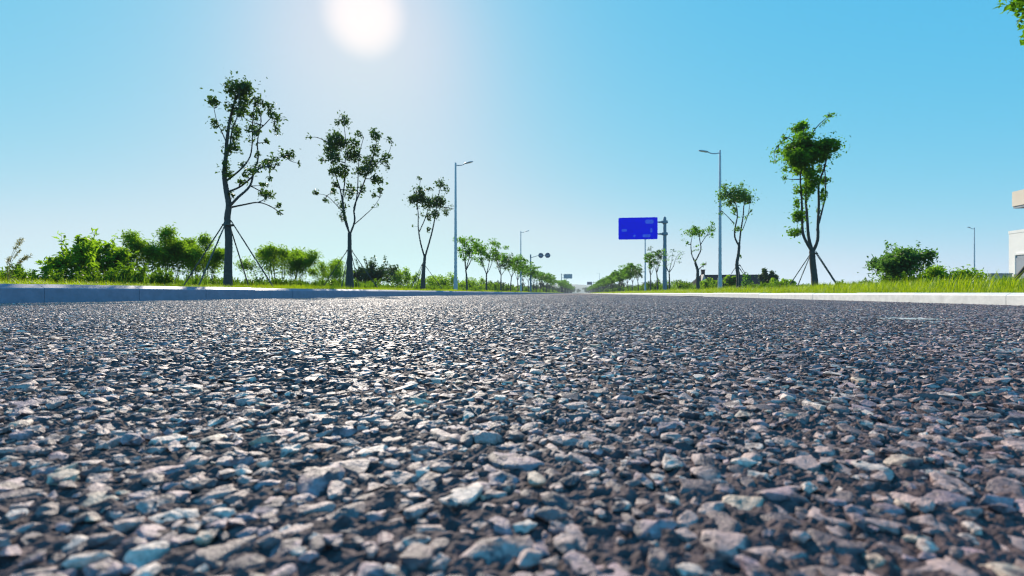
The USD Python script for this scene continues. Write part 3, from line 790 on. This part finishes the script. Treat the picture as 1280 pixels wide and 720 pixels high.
def board_sign(px0, px1, py0, py1, pole_px, lateral, label, mat):
    p = on_lane(pole_px, lateral); D = cam_depth(p); k = D / F
    t = thing('far_direction_sign', (p[0], p[1], 0.1), label, 'road sign')
    zt, zb = height_at(py0, D) - 0.1, height_at(py1, D) - 0.1
    obj('post', tube([(0, 0, 0), (0, 0, zt + 0.2)], [0.2, 0.14], 12), MATS['steel_dark'], t, smooth=50)
    a, b = (px0 - pole_px) * k, (px1 - pole_px) * k
    for z in (zt - 0.4, zb + 0.4):
        obj('arm', tube([(0, 0, z), ((a + b) / 2, 0, z)], 0.08, 8), MATS['steel_dark'], t)
    m = rounded(b - a, zt - zb, 0.12, 0.06); m.apply_translation(((a + b) / 2, -0.1, (zt + zb) / 2))
    obj('panel', m, MATS[mat], t)
board_sign(704.6, 715.2, 342.6, 348.3, 701.8, -8.6, 'far grey rectangular direction sign over the left side of the road', 'sign_grey')
board_sign(733.8, 740.0, 352.3, 356.0, 741.5, 8.6, 'very far dark direction sign low over the road near the vanishing point', 'sign_dark')

# ------------------------------------------------------------------ shrubs
def shrub(px, lateral, top_py, width_px, label, seed, leaf='leaf_shrub', n=900, leaf_size=0.12, narrow=0.35, style='feather', group=None, sprigs=0, name='shrub', category='shrub'):
    rng = np.random.default_rng(seed)
    b = on_lane(px, lateral); D = cam_depth(b); gz = GL if lateral < 0 else GR
    H = height_at(top_py, D) - gz
    W = width_px * D / F
    t = thing(name, (b[0], b[1], gz), label, category, group)
    stems, cs = [], []
    ns = max(7, int(W / 0.22))
    for q in range(ns):
        a = rng.uniform(0, 6.28)
        R = W * 0.5 * rng.uniform(0.15, 1.0) ** 0.6
        base = np.array([math.cos(a) * R * 0.45, math.sin(a) * R * 0.45, -0.05])
        hh = H * rng.uniform(0.66, 1.06) * (1 - 0.34 * (R / (W * 0.5)) ** 2)
        droop = 0.18 if style == 'feather' else 0.03
        tip = np.array([math.cos(a) * R, math.sin(a) * R, hh])
        mid = base + (tip - base) * 0.6 + np.array([0, 0, droop * H]) + rng.normal(0, 0.05, 3)
        path = smooth_path(np.array([base, mid, tip]), 6)
        stems.append(tube(path, np.linspace(0.018, 0.004, len(path)), 5))
        m = int(n * 2.6 / ns)
        s = rng.uniform(0.22, 1.0, m) ** 0.8 * (len(path) - 1)
        i = np.minimum(s.astype(int), len(path) - 2)
        c = path[i] + (path[i + 1] - path[i]) * (s - i)[:, None]
        c = c + rng.normal(0, 1, (m, 3)) * np.array([0.15, 0.15, 0.12]) * W ** 0.5 * (1.15 - 0.7 * (s / (len(path) - 1)))[:, None]
        c[:, 2] = np.maximum(c[:, 2], 0.03)
        cs.append(c)
    for q in range(sprigs):
        a = rng.uniform(0, 6.28); R = W * 0.5 * rng.uniform(0.2, 1.0)
        p0 = np.array([math.cos(a) * R * 0.6, math.sin(a) * R * 0.6, H * 0.45]); p1 = np.array([math.cos(a) * R, math.sin(a) * R, H * rng.uniform(0.9, 1.12)])
        stems.append(tube(np.array([p0, (p0 + p1) / 2 + rng.normal(0, 0.03, 3), p1]), [0.01, 0.007, 0.003], 5))
        for s in np.linspace(0.3, 1, 8):
            cs.append(p0 + (p1 - p0) * s + rng.normal(0, 0.05, (4, 3)))
    obj('stems', cat(stems), MATS['bark_light'], t)
    obj('foliage', leaves(np.vstack(cs), rng, leaf_size, narrow, up=0.1 if style == 'feather' else -0.2), MATS[leaf], t)
    return t

GRP = 'shrubs behind the left verge'
shrub(92, -14.0, 300, 62, 'leafy shrub with sprigs standing apart, leftmost of the left shrubs', 101, n=480, leaf_size=0.17, narrow=0.4, style='up', group=GRP, sprigs=7)
shrub(128, -14.6, 297, 52, 'leafy shrub rising to a point, second of the left shrubs', 102, n=700, leaf_size=0.16, narrow=0.4, style='up', group=GRP, sprigs=6)
shrub(193, -15.0, 286, 84, 'feathery willow like shrub, left one of the pair by the tallest tree', 103, n=3600, leaf_size=0.15, narrow=0.2, group=GRP)
shrub(248, -15.0, 288, 74, 'feathery willow like shrub touching the left stake of the tallest tree', 104, n=3300, leaf_size=0.15, narrow=0.2, group=GRP)
shrub(352, -15.0, 299, 92, 'broad feathery shrub with a rounded top, right of the tallest tree', 105, n=4000, leaf_size=0.16, narrow=0.22, group=GRP)
shrub(412, -16.0, 322, 62, 'low light green shrub left of the tree below the sun', 106, n=1700, leaf_size=0.16, narrow=0.25, group=GRP)
shrub(470, -15.0, 326, 62, 'dark green shrub with upright sprigs right of the tree below the sun', 107, 'leaf_dark', n=1500, leaf_size=0.2, narrow=0.45, style='up', group=GRP, sprigs=9)
shrub(505, -15.5, 333, 50, 'rounded green shrub left of the small V forked tree', 108, n=1100, leaf_size=0.2, narrow=0.4, style='up', group=GRP)
shrub(552, -15.5, 340, 52, 'rounded green shrub behind the foot of the tall left lamp', 109, n=1000, leaf_size=0.24, narrow=0.4, style='up', group=GRP)
shrub(592, -16.0, 346, 44, 'low round shrub between the first two trees beyond the left lamp', 110, n=800, leaf_size=0.26, narrow=0.45, style='up', group=GRP)
shrub(618, -16.0, 350, 30, 'low dark shrub between the second and third trees beyond the left lamp', 111, 'leaf_dark', n=700, leaf_size=0.28, narrow=0.45, style='up', group=GRP)
# right side
GRP2 = 'shrubs beyond the right verge'
shrub(1137, 14.0, 309, 84, 'wide spreading dark green bush standing above the grass on the right', 121, 'leaf_mid', n=2300, leaf_size=0.17, narrow=0.4, group=GRP2, sprigs=5)
shrub(1185, 13.0, 334, 74, 'low bright green shrub at the right foot of the spreading bush', 122, n=1300, leaf_size=0.15, narrow=0.3, group=GRP2)
shrub(1112, 13.5, 345, 40, 'small bright shrub at the left foot of the spreading bush', 123, n=700, leaf_size=0.14, narrow=0.3, group=GRP2)
shrub(1206, 10.0, 347, 16, 'small dark upright weed clump in the grass below the far pale lamp', 124, 'leaf_dark', n=350, leaf_size=0.1, narrow=0.3, style='up', group=GRP2)
shrub(962, 22.0, 334, 26, 'small bluish tree like bush right of the dark house', 125, 'leaf_dark', n=900, leaf_size=0.3, narrow=0.5, style='up', group=GRP2)
shrub(976, 20.0, 347, 34, 'low bright green bush right of the small bluish bush', 126, n=800, leaf_size=0.3, narrow=0.4, style='up', group=GRP2)
shrub(912, 16.0, 343, 22, 'green bush in front of the dark house, right of the right lamp', 127, n=900, leaf_size=0.25, narrow=0.4, style='up', group=GRP2)
shrub(885, 16.0, 347, 30, 'yellow green bush in front of the dark house, left of the right lamp', 128, n=900, leaf_size=0.25, narrow=0.4, style='up', group=GRP2)
shrub(822, 13.0, 355, 34, 'low green shrub behind the blue sign post', 129, n=800, leaf_size=0.3, narrow=0.4, style='up', group=GRP2)

# tall plume grass at the left edge
pg = on_lane(8, -9.5); D = cam_depth(pg)
rng = np.random.default_rng(131)
pt = thing('plume_grass', (pg[0], pg[1], GL), 'faint feathery plume grass leaning at the left edge of the picture', 'plume grass')
st, pl = [], []
for q in range(7):
    lean = np.array([RIGHT[0], RIGHT[1], 0]) * rng.uniform(0.05, 0.45) + rng.normal(0, 0.06, 3) * (1, 1, 0)
    hh = height_at(308, D) * rng.uniform(0.6, 1.0)
    path = smooth_path(np.array([(rng.normal(0, .05), rng.normal(0, .05), -0.05), (lean[0] * 0.3, lean[1] * 0.3, hh * 0.6), (lean[0], lean[1], hh)]), 5)
    st.append(tube(path, 0.004, 4))
    c = path[-1] + (path[-4] - path[-1]) * rng.uniform(0, 1, (40, 1)) + rng.normal(0, 0.012, (40, 3))
    pl.append(leaves(c, rng, 0.06, 0.12, up=-0.5))
obj('stems', cat(st), MATS['plume'], pt)
obj('plume', cat(pl), MATS['plume'], pt)

# ------------------------------------------------------------------ grass and weeds
def tuft(seed, nb, h, spread, wide, lean=0.5):
    r = np.random.default_rng(seed)
    V, Fs = [], []
    for i in range(nb):
        a = r.uniform(0, 6.28); b = np.array([r.normal(0, spread), r.normal(0, spread), -0.02])
        hh = h * r.uniform(0.45, 1.0); w = wide * r.uniform(0.6, 1.2)
        d = np.array([math.cos(a), math.sin(a), 0]); s = np.array([-d[1], d[0], 0]) * w * 0.5
        le = lean * r.uniform(0.2, 1.0) * hh
        m = b + d * le * 0.35 + (0, 0, hh * 0.6); tp = b + d * le + (0, 0, hh)
        o = len(V)
        V += [b - s, b + s, m + s * 0.8, m - s * 0.8, tp]
        Fs += [(o, o + 1, o + 2), (o, o + 2, o + 3), (o + 3, o + 2, o + 4)]
    return trimesh.Trimesh(np.array(V), np.array(Fs), process=False)

def weed(seed, n, h, spread, size):
    r = np.random.default_rng(seed)
    cs = []
    for q in range(max(3, n // 30)):
        a = r.uniform(0, 6.28); R = spread * r.uniform(0, 1)
        top = np.array([math.cos(a) * R, math.sin(a) * R, h * r.uniform(0.55, 1.0)])
        s = r.uniform(0.1, 1, 30)
        cs.append(top * s[:, None] * (0.7, 0.7, 1) + r.normal(0, 0.05 + 0.05 * h, (30, 3)) * (1.1 - s)[:, None])
    c = np.vstack(cs); c[:, 2] = np.maximum(c[:, 2], 0.02)
    return leaves(c, r, size, 0.3, up=-0.3)

def instancer(name, label, category, protos, places, seed):
    """places: rows (x, y, z, scale, proto)."""
    r = np.random.default_rng(seed)
    pi = UsdGeom.PointInstancer.Define(stage, numbered('/World', name))
    tag(pi, label, category, kind='stuff')
    for k, (m, mt) in enumerate(protos):
        q = usdkit.mesh(stage, f'{pi.GetPath()}/clump_{k:03d}', m, MATS[mt])
        pi.GetPrototypesRel().AddTarget(q.GetPath())
    P = np.asarray(places, float)
    pi.CreatePositionsAttr(Vt.Vec3fArray.FromNumpy(P[:, :3].astype(np.float32)))
    pi.CreateScalesAttr(Vt.Vec3fArray.FromNumpy(np.repeat(P[:, 3:4], 3, 1).astype(np.float32)))
    a = r.uniform(0, 2 * np.pi, len(P)) / 2
    pi.CreateOrientationsAttr(Vt.QuathArray([Gf.Quath(float(math.cos(q)), 0, 0, float(math.sin(q))) for q in a]))
    pi.CreateProtoIndicesAttr(Vt.IntArray.FromNumpy(P[:, 4].astype(np.int32)))

def strip(x0, x1, y0, y1, dens, r):
    n = int(abs(x1 - x0) * (y1 - y0) * dens)
    return np.stack([r.uniform(min(x0, x1), max(x0, x1), n), r.uniform(y0, y1, n)], 1)

GRASS = [(tuft(201 + k, 80, 0.26, 0.12, 0.007, 0.8), 'grass') for k in range(4)]
WEEDS = [(weed(211 + k, 300, 0.7, 0.45, 0.13), 'weed') for k in range(4)] + [(tuft(221 + k, 90, 0.7, 0.2, 0.016, 0.5), 'weed') for k in range(2)]
for sgn, k0, gz, nm in ((-1, KL - 0.17, GL, 'left'), (1, KR + 0.17, GR, 'right')):
    r = np.random.default_rng(230 + sgn)
    pl = []
    def lay(a, b, y0, y1, dens, s0, s1, edge=None):
        for x, y in strip(k0 + sgn * a, k0 + sgn * b, y0, y1, dens, r):
            patch = meshkit.noise(np.array([x * 0.5, y * 0.5, 1.0]), 9)
            if sgn < 0 and a == 0 and patch < 0.42:
                continue
            pl.append((x, y, gz, r.uniform(s0, s1) * (0.55 + 0.8 * patch) * (0.6 if sgn < 0 else 0.85), int(r.integers(4))))
    lay(0, 1.0, 1, 34, 16, 0.25, 0.6)
    lay(1.0, 4.5, 1, 40, 13, 0.6, 1.2)
    lay(4.5, 9, 3, 55, 7, 0.8, 1.4)
    lay(0, 3, 34, 160, 3, 0.7, 1.2)
    lay(3, 12, 40, 200, 1.2, 1.0, 1.8)
    instancer('grass', f'bright green grass covering the {nm} verge', 'grass', GRASS, pl, 240 + sgn)
    wl = []
    def lay2(a, b, y0, y1, dens, s0, s1):
        for x, y in strip(k0 + sgn * a, k0 + sgn * b, y0, y1, dens, r):
            patch = meshkit.noise(np.array([x * 0.25, y * 0.25, 5.0]), 19)
            wl.append((x, y, gz, r.uniform(s0, s1) * (0.5 + patch), int(r.integers(6))))
    if sgn < 0:
        lay2(6.5, 11, 3, 70, 4.6, 0.5, 0.85)
        lay2(10, 13, 3, 70, 3.4, 0.5, 0.85)
        lay2(8, 16, 60, 300, 0.35, 1.2, 2.6)
    else:
        lay2(2.5, 6, 4, 60, 2.5, 0.18, 0.42)
        lay2(6, 14, 6, 70, 2.2, 0.45, 0.95)
        lay2(14, 30, 14, 80, 0.5, 0.6, 1.2)
        lay2(7, 16, 60, 300, 0.35, 1.2, 2.6)
    instancer('undergrowth', f'tangle of tall weeds and low bushes behind the {nm} verge', 'undergrowth', WEEDS, wl, 250 + sgn)

# ------------------------------------------------------------------ buildings at the right
hb = on_lane(928, 32.0); D = cam_depth(hb); k = D / F
hs = thing('house', (hb[0], hb[1], 0), 'low dark roofed house with a chimney behind the right lamp', 'house')
def hx(px): return (px - 928) * k
wz = height_at(354.5, D); rz = height_at(342.8, D)
obj('wall', box(hx(968) - hx(874), 6.0, wz, ((hx(968) + hx(874)) / 2, 3, wz / 2)), MATS['stone_wall'], hs)
a, b = hx(872), hx(971)
roof = trimesh.Trimesh([(a, -0.6, wz), (b, -0.6, wz), (b, 6.6, wz), (a, 6.6, wz), (a + 1.4, 2.0, rz), (b - 0.8, 2.0, rz)], [(0, 1, 5), (0, 5, 4), (2, 3, 4), (2, 4, 5), (0, 4, 3), (1, 2, 5), (0, 3, 2), (0, 2, 1)], process=False)
rf = obj('roof', roof, MATS['roof'], hs)
obj('chimney', cat([box(3.6 * k, 0.9, height_at(336.5, D) - wz, (hx(884), 2.4, (height_at(336.5, D) + wz) / 2)), box(4.4 * k, 1.1, 0.15, (hx(884), 2.4, height_at(336.5, D)))]), MATS['roof'], rf)
obj('gable', trimesh.Trimesh([(hx(876), -0.7, wz - 0.6), (hx(886), -0.7, wz - 0.6), (hx(881), -0.7, rz), (hx(876), 2.4, wz - 0.6), (hx(886), 2.4, wz - 0.6), (hx(881), 2.4, rz)], [(0, 1, 2), (3, 5, 4), (0, 2, 5), (0, 5, 3), (1, 4, 5), (1, 5, 2), (0, 3, 4), (0, 4, 1)], process=False), MATS['stone_wall'], hs)
for px in (893, 917, 930, 948):
    f = obj('window', box(1.2, 0.08, 0.9, (hx(px), -0.03, wz * 0.6)), MATS['grey_wall'], hs)
    obj('pane', box(1.0, 0.04, 0.7, (hx(px), -0.08, wz * 0.6)), MATS['window'], f)

bx = 31.0                                        # the wall towards the road faces the sun
by = on_lane(1261, bx)[1]
wbld = thing('white_building', (bx, by, 0), 'white flat roofed building at the right edge with a grey door', 'building')
hh = height_at(292.5, cam_depth((bx, by, 0)))
obj('wall', box(12, 18, hh, (6, -9, hh / 2)), MATS['white_wall'], wbld)
obj('roof', cat([box(0.14, 18.04, 0.2, (0.05, -9, hh + 0.1)), box(0.14, 18.04, 0.2, (11.95, -9, hh + 0.1)), box(11.74, 0.14, 0.2, (6, -0.05, hh + 0.1)), box(11.74, 0.14, 0.2, (6, -17.95, hh + 0.1)), box(11.7, 17.7, 0.05, (6, -9, hh + 0.028))]), MATS['white_wall'], wbld)
yd = on_lane(1271.5, bx)[1] - by
zd = height_at(319, cam_depth((bx, by + yd, 0)))
dr = obj('door', box(0.1, 3.2, zd, (-0.03, yd - 1.6, zd / 2)), MATS['grey_wall'], wbld)
obj('door_frame', cat([box(0.16, 0.12, zd, (-0.05, yd + 0.06, zd / 2)), box(0.16, 0.12, zd, (-0.05, yd - 3.26, zd / 2)), box(0.16, 3.44, 0.12, (-0.05, yd - 1.6, zd + 0.06))]), MATS['white_wall'], wbld)
for q in range(4):
    obj('door_panel', box(0.04, 0.7, zd * 0.9, (-0.09, yd - 0.4 - q * 0.8, zd * 0.48)), MATS['grey_wall'], dr)
for q in range(2):
    f = obj('window', box(0.08, 1.8, 1.2, (-0.03, -10 - q * 3.4, 2.0)), MATS['steel'], wbld)
    obj('pane', box(0.04, 1.6, 1.0, (-0.08, -10 - q * 3.4, 2.0)), MATS['window'], f)
cx_ = 31.8
cy_ = on_lane(1265, cx_)[1]
D = cam_depth((cx_, cy_, 0))
cn = thing('canopy', (cx_, cy_, 0), 'high flat canopy beam with a beige edge jutting in above the white building', 'canopy')
z0, z1 = height_at(261, D), height_at(240, D)
obj('slab', box(1.2, 16, z1 - z0 - 0.16, (0.6, -8, (z0 + z1) / 2 + 0.08)), MATS['beige'], cn)
obj('soffit', box(1.1, 15.9, 0.16, (0.6, -8, z0 + 0.078)), MATS['grey_wall'], cn)
for q in range(3):
    obj('column', box(0.4, 0.4, z0 - hh, (0.6, -4.5 - 4 * q, (z0 + hh) / 2)), MATS['white_wall'], cn)

gw = np.array([29.0, 29.0 / math.tan(ray_angle(1250)), GR]); D = cam_depth(gw); k = D / F
lw = thing('boundary_wall', (gw[0], gw[1], GR), 'low grey boundary wall left of the white building', 'wall', rz=YAW)
wl_ = 26 * k; hw = height_at(341.5, D) - GR
obj('wall_body', box(wl_, 0.24, hw - 0.08, (0, 0, (hw - 0.08) / 2)), MATS['grey_wall'], lw)
obj('coping', box(wl_ + 0.06, 0.32, 0.08, (0, 0, hw - 0.04)), MATS['grey_wall'], lw)

# storm drain in the right kerb
dp = on_lane(862, KR - 0.22)
dg = thing('storm_drain', (KR - 0.24, dp[1], 0), 'dark cast iron storm drain grate beside the right kerb', 'drain')
obj('frame', cat([box(0.46, 0.05, 0.02, (0, sy * 0.5, 0.0)) for sy in (-1, 1)] + [box(0.04, 0.95, 0.02, (sx * 0.21, 0, 0.0)) for sx in (-1, 1)]), MATS['grate'], dg)
for q in range(12):
    obj('bar', box(0.38, 0.035, 0.016, (0, -0.42 + q * 0.0764, 0.0)), MATS['grate'], dg)

# ------------------------------------------------------------------ far away: treeline and hills
def clump_tree(seed, h, w):
    r = np.random.default_rng(seed)
    cs = [blob(r, (r.normal(0, w * 0.22), r.normal(0, w * 0.22), h * r.uniform(0.3, 0.85)), (w * 0.3, w * 0.3, h * 0.2), 70, 0.3) for _ in range(9)]
    return leaves(np.vstack(cs), r, 0.9, 0.6)
FARP = [(clump_tree(301 + k, 8, 6), 'leaf_dark') for k in range(4)]
r = np.random.default_rng(310)
pl = []
for q in range(420):
    x = r.uniform(-330, 330); yy = r.uniform(620, 780)
    if -7 < x < 6 and yy < 760:
        continue
    pl.append((x, yy, 0.0, r.uniform(0.6, 1.25), int(r.integers(4))))
for q in range(500):
    s = r.choice([-1, 1]); yy = r.uniform(210, 620); x = s * r.uniform(14, 60)
    pl.append((x, yy, 0.0, r.uniform(0.35, 0.7), int(r.integers(4))))
instancer('far_wood', 'far bluish belt of trees along the horizon at the end of the road', 'wood', FARP, pl, 311)

xs = np.linspace(-1900, 1900, 160)
top = (6 + 20 * np.exp(-((xs + 60) / 260) ** 2)) * (0.6 + 0.8 * meshkit.fbm(np.stack([xs / 260, xs * 0, xs * 0 + 3], 1), 4, 6))
V, Fs = [], []
for i, x in enumerate(xs):
    for dy, hz in ((0, -1), (60, 0.55), (150, 1.0), (420, -0.05)):
        V.append((x, 1620 + dy + 40 * math.sin(x / 300), -1 if hz == -1 else top[i] * hz))
for i in range(len(xs) - 1):
    for j in range(3):
        a = i * 4 + j
        Fs += [(a, a + 4, a + 5, a + 1)]
tag(obj('hills', (np.array(V), np.array(Fs)), MATS['hill'], smooth=True), 'low hazy hills on the horizon at the end of the road', 'hills', kind='structure')

# ------------------------------------------------------------------ the hazy air over the land
haze_mat = usdkit.material(stage, '/World/Looks/haze_air', {'v': ('principled_volume', {'color': (0.86, 0.93, 1.0), 'density': 0.00025, 'anisotropy': 0.2})}, volume='v.volume')
hz = obj('haze', box(5600, 5600, 63, (0, 1200, 30.5)), haze_mat)
tag(hz, 'thin pale haze in the air over the road and the land', 'haze', kind='stuff')
